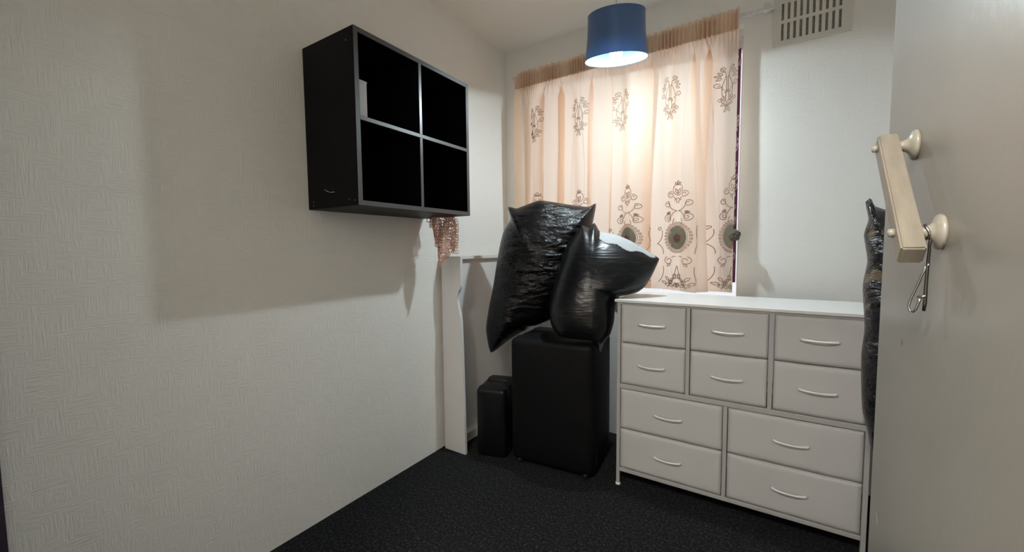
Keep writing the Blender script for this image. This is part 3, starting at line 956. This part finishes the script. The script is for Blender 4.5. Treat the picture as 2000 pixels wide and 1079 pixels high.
def stitch(lines, s0, z0, rad, smax=CX1, mirror=True, sc=1.0):
    bm = bmesh.new()
    for ln in lines:
        for sg in ((1, -1) if mirror else (1,)):
            run = []
            for a, b in ln:
                s, z = s0 + sg * a * sc, z0 + b * sc
                if s > smax - 0.001 or z < CZ0 + 0.004:
                    if len(run) > 1: tube(bm, run, rad, 4)
                    run = []
                    continue
                run.append(tuple(curtain_pt(s, z, 0.0008)))
            if len(run) > 1: tube(bm, run, rad, 4)
    return bm
for s0, z0 in ((0.270, 1.885), (0.560, 1.885), (0.812, 1.882), (1.070, 1.886), (1.325, 1.89)):
    build('embroidered_motif', stitch(upper_motif(), s0, z0, 0.0016), M_embro, curt)
lm = lower_motif()
for s0 in (0.285, 0.560, 0.856, 1.112, 1.368):
    mo = build('embroidered_motif', stitch(lm, s0, 1.163, 0.0019), M_embro, curt)
    # oval medallion with a rose
    bm = bmesh.new(); c0 = bm.verts.new(curtain_pt(s0, 1.163, 0.0035)); prev = None; rings = []
    for rr in (0.33, 0.66, 1.0):
        rg = []
        for k in range(36):
            a = 2 * math.pi * k / 36
            s, z = min(s0 + 0.045 * rr * math.cos(a), CX1), 1.163 + 0.062 * rr * math.sin(a)
            rg.append(bm.verts.new(curtain_pt(s, z, 0.0035 if rr < 1 else 0.0008)))
        rings.append(rg)
    for k in range(36):
        bm.faces.new((c0, rings[0][k], rings[0][(k + 1) % 36]))
        for i in range(2):
            bm.faces.new((rings[i][k], rings[i + 1][k], rings[i + 1][(k + 1) % 36], rings[i][(k + 1) % 36]))
    build('medallion', bm, M_medal, mo, True)
    bm = bmesh.new()
    for r_, t0 in ((0.007, 0), (0.012, 1.0), (0.017, 2.0)):
        for q in range(4):
            a0 = t0 + q * math.pi / 2
            run = []
            for k in range(7):
                a = a0 + k / 6 * 1.9
                s, z = min(s0 + r_ * math.cos(a), CX1), 1.163 + r_ * 1.1 * math.sin(a)
                run.append(tuple(curtain_pt(s, z, 0.0055)))
            tube(bm, run, 0.0021, 5)
    build('rose', bm, M_rose, mo, True)
# gathered cloth rosette standing out at the right edge
ros = bmesh.new()
rc = curtain_pt(CX1, 1.168) + Vector((0.006, -0.012, 0))
for ri, (r_, dy) in enumerate(((0.019, 0.010), (0.014, 0.002), (0.009, -0.005))):
    pts = []
    for k in range(40):
        a = 2 * math.pi * k / 40
        wv_ = 1 + 0.10 * math.sin(5 * a + ri)
        pts.append(rc + Vector((r_ * wv_ * math.cos(a), dy + 0.004 * math.sin(5 * a + 2 * ri), r_ * 1.15 * wv_ * math.sin(a))))
    tube(ros, pts, 0.0055, 8, closed=True)
build('rosette', ros, M_medal, curt, True)
# stitched heading tape
vv, ff = [], []
for j in range(6):
    z = 2.128 + 0.017 * j
    for i in range(NS + 1):
        vv.append(tuple(curtain_pt(CX0 + 0.004 + (CX1 - CX0 - 0.008) * i / NS, z, -0.0025)))
for j in range(5):
    for i in range(NS):
        a = j * (NS + 1) + i; ff.append((a, a + 1, a + NS + 2, a + NS + 1))
me = bpy.data.meshes.new('heading_tape'); me.from_pydata(vv, [], ff)
for p in me.polygons: p.use_smooth = True
link('heading_tape', me, M_tape, curt)
bm = bmesh.new()
tube(bm, [tuple(curtain_pt(CX0 + 0.01 + (CX1 - CX0 - 0.012) * k / 400, 2.135, 0.0005)) for k in range(401)], 0.0012, 4)
build('seam', bm, M_curtain, curt)

# curtain track with gliders
track = thing('curtain_track', 'white curtain track running along the top of the curtain', 'curtain track', (0, 0, 0))
boxo('rail', 0.09, 1.512, CY + 0.016, CY + 0.030, 2.196, 2.212, M_track, track, 0.002)
for bx in (0.14, 0.76, 1.48):
    boxo('bracket', bx - 0.012, bx + 0.012, CY + 0.028, YB, 2.198, 2.232, M_track, track, 0.002)
for gx in (1.400, 1.412, 1.428, 1.470):
    bm = bmesh.new(); zz = 2.198
    tube(bm, [(gx, CY + 0.010, zz + 0.004), (gx, CY + 0.007, zz - 0.004), (gx, CY + 0.009, zz - 0.014), (gx + 0.003, CY + 0.014, zz - 0.019), (gx + 0.005, CY + 0.018, zz - 0.012)], 0.0016, 6)
    build('glider', bm, M_handle, track, True)

# plum net strip behind the curtain's right edge
net = thing('net_strip', 'dark plum patterned net strip seen at the right curtain edge', 'net curtain', (0, 0, 0))
vv, ff = [], []
nx, nz = 40, 60
def npt(i, j):
    x = 1.325 + (1.377 - 1.325) * i / nx; z = 0.93 + (2.085 - 0.93) * j / nz
    return (x, YB + 0.030 + 0.006 * math.sin(x * 120 + z), z)
for j in range(nz + 1):
    for i in range(nx + 1): vv.append(npt(i, j))
for j in range(nz):
    for i in range(nx):
        a = j * (nx + 1) + i; ff.append((a, a + 1, a + nx + 2, a + nx + 1))
me = bpy.data.meshes.new('net'); me.from_pydata(vv, [], ff)
link('net', me, M_purple, net)
random.seed(3)
bm = bmesh.new()
for k in range(46):
    x = 1.335 + random.uniform(0, 0.036); z = 0.95 + k * 0.0245
    ln = leaf(0, 0, random.uniform(0.9, 2.2), random.uniform(0.02, 0.045), 0.005)
    tube(bm, [(min(x + a, 1.376), YB + 0.030 + 0.006 * math.sin(min(x + a, 1.376) * 120 + z + b) - 0.001, z + b) for a, b in ln], 0.0028, 4)
build('leaf_print', bm, M_lilac, net)

# ------------------------------------------------------------------ air vent
vent = thing('air_vent', 'painted slotted air vent cover high on the back wall', 'vent', (1.506, YB, 2.035))
VW, VH, VT = 0.287, 0.232, 0.012
ns = 10
x_s = [0.032 + 0.0232 * k for k in range(ns)]
sw = 0.0095
rows = ((0.022, 0.098), (0.112, 0.186))
bm = bmesh.new()
def vb(x0, x1, z0, z1, y0=-VT, y1=-0.002): box(bm, x0, x1, y0, y1, z0, z1)
vb(0, VW, 0, rows[0][0]); vb(0, VW, rows[0][1], rows[1][0]); vb(0, VW, rows[1][1], VH)
vb(0, x_s[0], rows[0][0], rows[0][1]); vb(0, x_s[0], rows[1][0], rows[1][1])
vb(x_s[-1] + sw, VW, rows[0][0], rows[0][1]); vb(x_s[-1] + sw, VW, rows[1][0], rows[1][1])
build('cover', bm, M_vent, vent)
for z0, z1 in rows:
    for k in range(ns - 1):
        boxo('slat', x_s[k] + sw, x_s[k + 1], -VT, -0.002, z0, z1, M_vent, vent, 0.0008, 1)
boxo('mesh_backing', 0.004, VW - 0.004, -0.0045, -0.0005, 0.004, VH - 0.004, M_ventdark, vent)

# ------------------------------------------------------------------ fill light added in the unseen hall to lift the shadows
hl = thing('added_hall_fill', 'round fill light added in the unseen hall behind the camera', 'lamp', (1.25, -0.80, ZC))
build('base_plate', lathe(bmesh.new(), [(0.15, 0.0), (0.15, -0.018), (0.142, -0.022)], 40, 'z'), M_handle, hl, True)
build('fill_dome', lathe(bmesh.new(), [(0.140, -0.022), (0.132, -0.045), (0.105, -0.064), (0.06, -0.075), (0.01, -0.078)], 40, 'z'), M_hallfill, hl, True)

# ------------------------------------------------------------------ pendant lamp
LX, LY, LZ = 0.904, 1.885, 1.997
lamp = thing('pendant_lamp', 'navy drum-shaded pendant lamp with a lit bulb hanging before the curtain', 'lamp', (LX, LY, ZC))
view = Vector((CAM.x - LX, CAM.y - LY, 0)).normalized()
axis = view.cross(Vector((0, 0, 1)))
TILT = Matrix.Translation((0, 0, LZ - ZC + 0.20)) @ Matrix.Rotation(math.radians(-11), 4, axis) @ Matrix.Translation((0, 0, -0.20))
def shade_mesh(r_off, m, name, thick):
    bm = bmesh.new(); n = 72; rings = []
    for j in range(13):
        v = j / 12
        ring = []
        for k in range(n):
            a = 2 * math.pi * k / n
            r = 0.1435 + (0.1280 - 0.1435) * v - 0.004 * math.sin(math.pi * v) * (0.5 + 0.5 * math.sin(a * 2 + 0.6)) + r_off
            ring.append(bm.verts.new(TILT @ Vector((r * math.cos(a), r * math.sin(a), 0.187 * v - 0.008))))
        rings.append(ring)
    for j in range(12):
        for k in range(n):
            bm.faces.new((rings[j][k], rings[j][(k + 1) % n], rings[j + 1][(k + 1) % n], rings[j + 1][k]))
    return build(name, bm, m, lamp, True)
sh = shade_mesh(0.0, M_shade, 'shade', 0)
shi = shade_mesh(-0.0018, M_shadein, 'lining', 0); shi.parent = sh
for v, r in ((0.0, 0.1427), (1.0, 0.1272)):
    bm = bmesh.new()
    tube(bm, [TILT @ Vector((r * math.cos(2 * math.pi * k / 72), r * math.sin(2 * math.pi * k / 72), 0.187 * v - 0.008)) for k in range(72)], 0.0016, 6, closed=True)
    build('rim', bm, M_shade, sh, True)
bm = bmesh.new()
for q in range(3):
    a = q * 2 * math.pi / 3 + 0.4
    tube(bm, [TILT @ Vector((0.02 * math.cos(a), 0.02 * math.sin(a), 0.125)), TILT @ Vector((0.1280 * math.cos(a), 0.1280 * math.sin(a), 0.175))], 0.0015, 6)
build('shade_carrier', bm, M_chrome, lamp, True)
build('lamp_holder', lathe(bmesh.new(), [(0.010, 0.165), (0.016, 0.150), (0.018, 0.125), (0.020, 0.122), (0.020, 0.085), (0.014, 0.082)], 24, 'z', Matrix.Translation((0, 0, LZ - ZC))), M_cord, lamp, True)
UPR = Matrix.Translation((0, 0, LZ - ZC))
blb = build('bulb', lathe(bmesh.new(), [(0.0255, -0.007), (0.017, -0.015), (0.008, -0.0185), (0.001, -0.019)], 32, 'z', UPR), M_bulb, lamp, True)
build('bulb_side', lathe(bmesh.new(), [(0.0275, 0.030), (0.0295, 0.0185), (0.030, 0.011), (0.0285, 0.0005), (0.0255, -0.007)], 32, 'z', UPR), M_bulb2, blb, True)
build('bulb_base', lathe(bmesh.new(), [(0.013, 0.084), (0.014, 0.070), (0.020, 0.052), (0.0275, 0.030)], 32, 'z', UPR), M_handle, blb, True)
top = Vector((0, 0, LZ - ZC + 0.160))
bm = bmesh.new(); tube(bm, [top, Vector((top.x * 0.5, top.y * 0.5, (top.z - 0.03) * 0.6)), Vector((0, 0, -0.025))], 0.0032, 8)
build('cord', bm, M_cord, lamp, True)
build('ceiling_rose', lathe(bmesh.new(), [(0.038, 0.0), (0.038, -0.010), (0.028, -0.022), (0.010, -0.030)], 28, 'z'), M_handle, lamp, True)
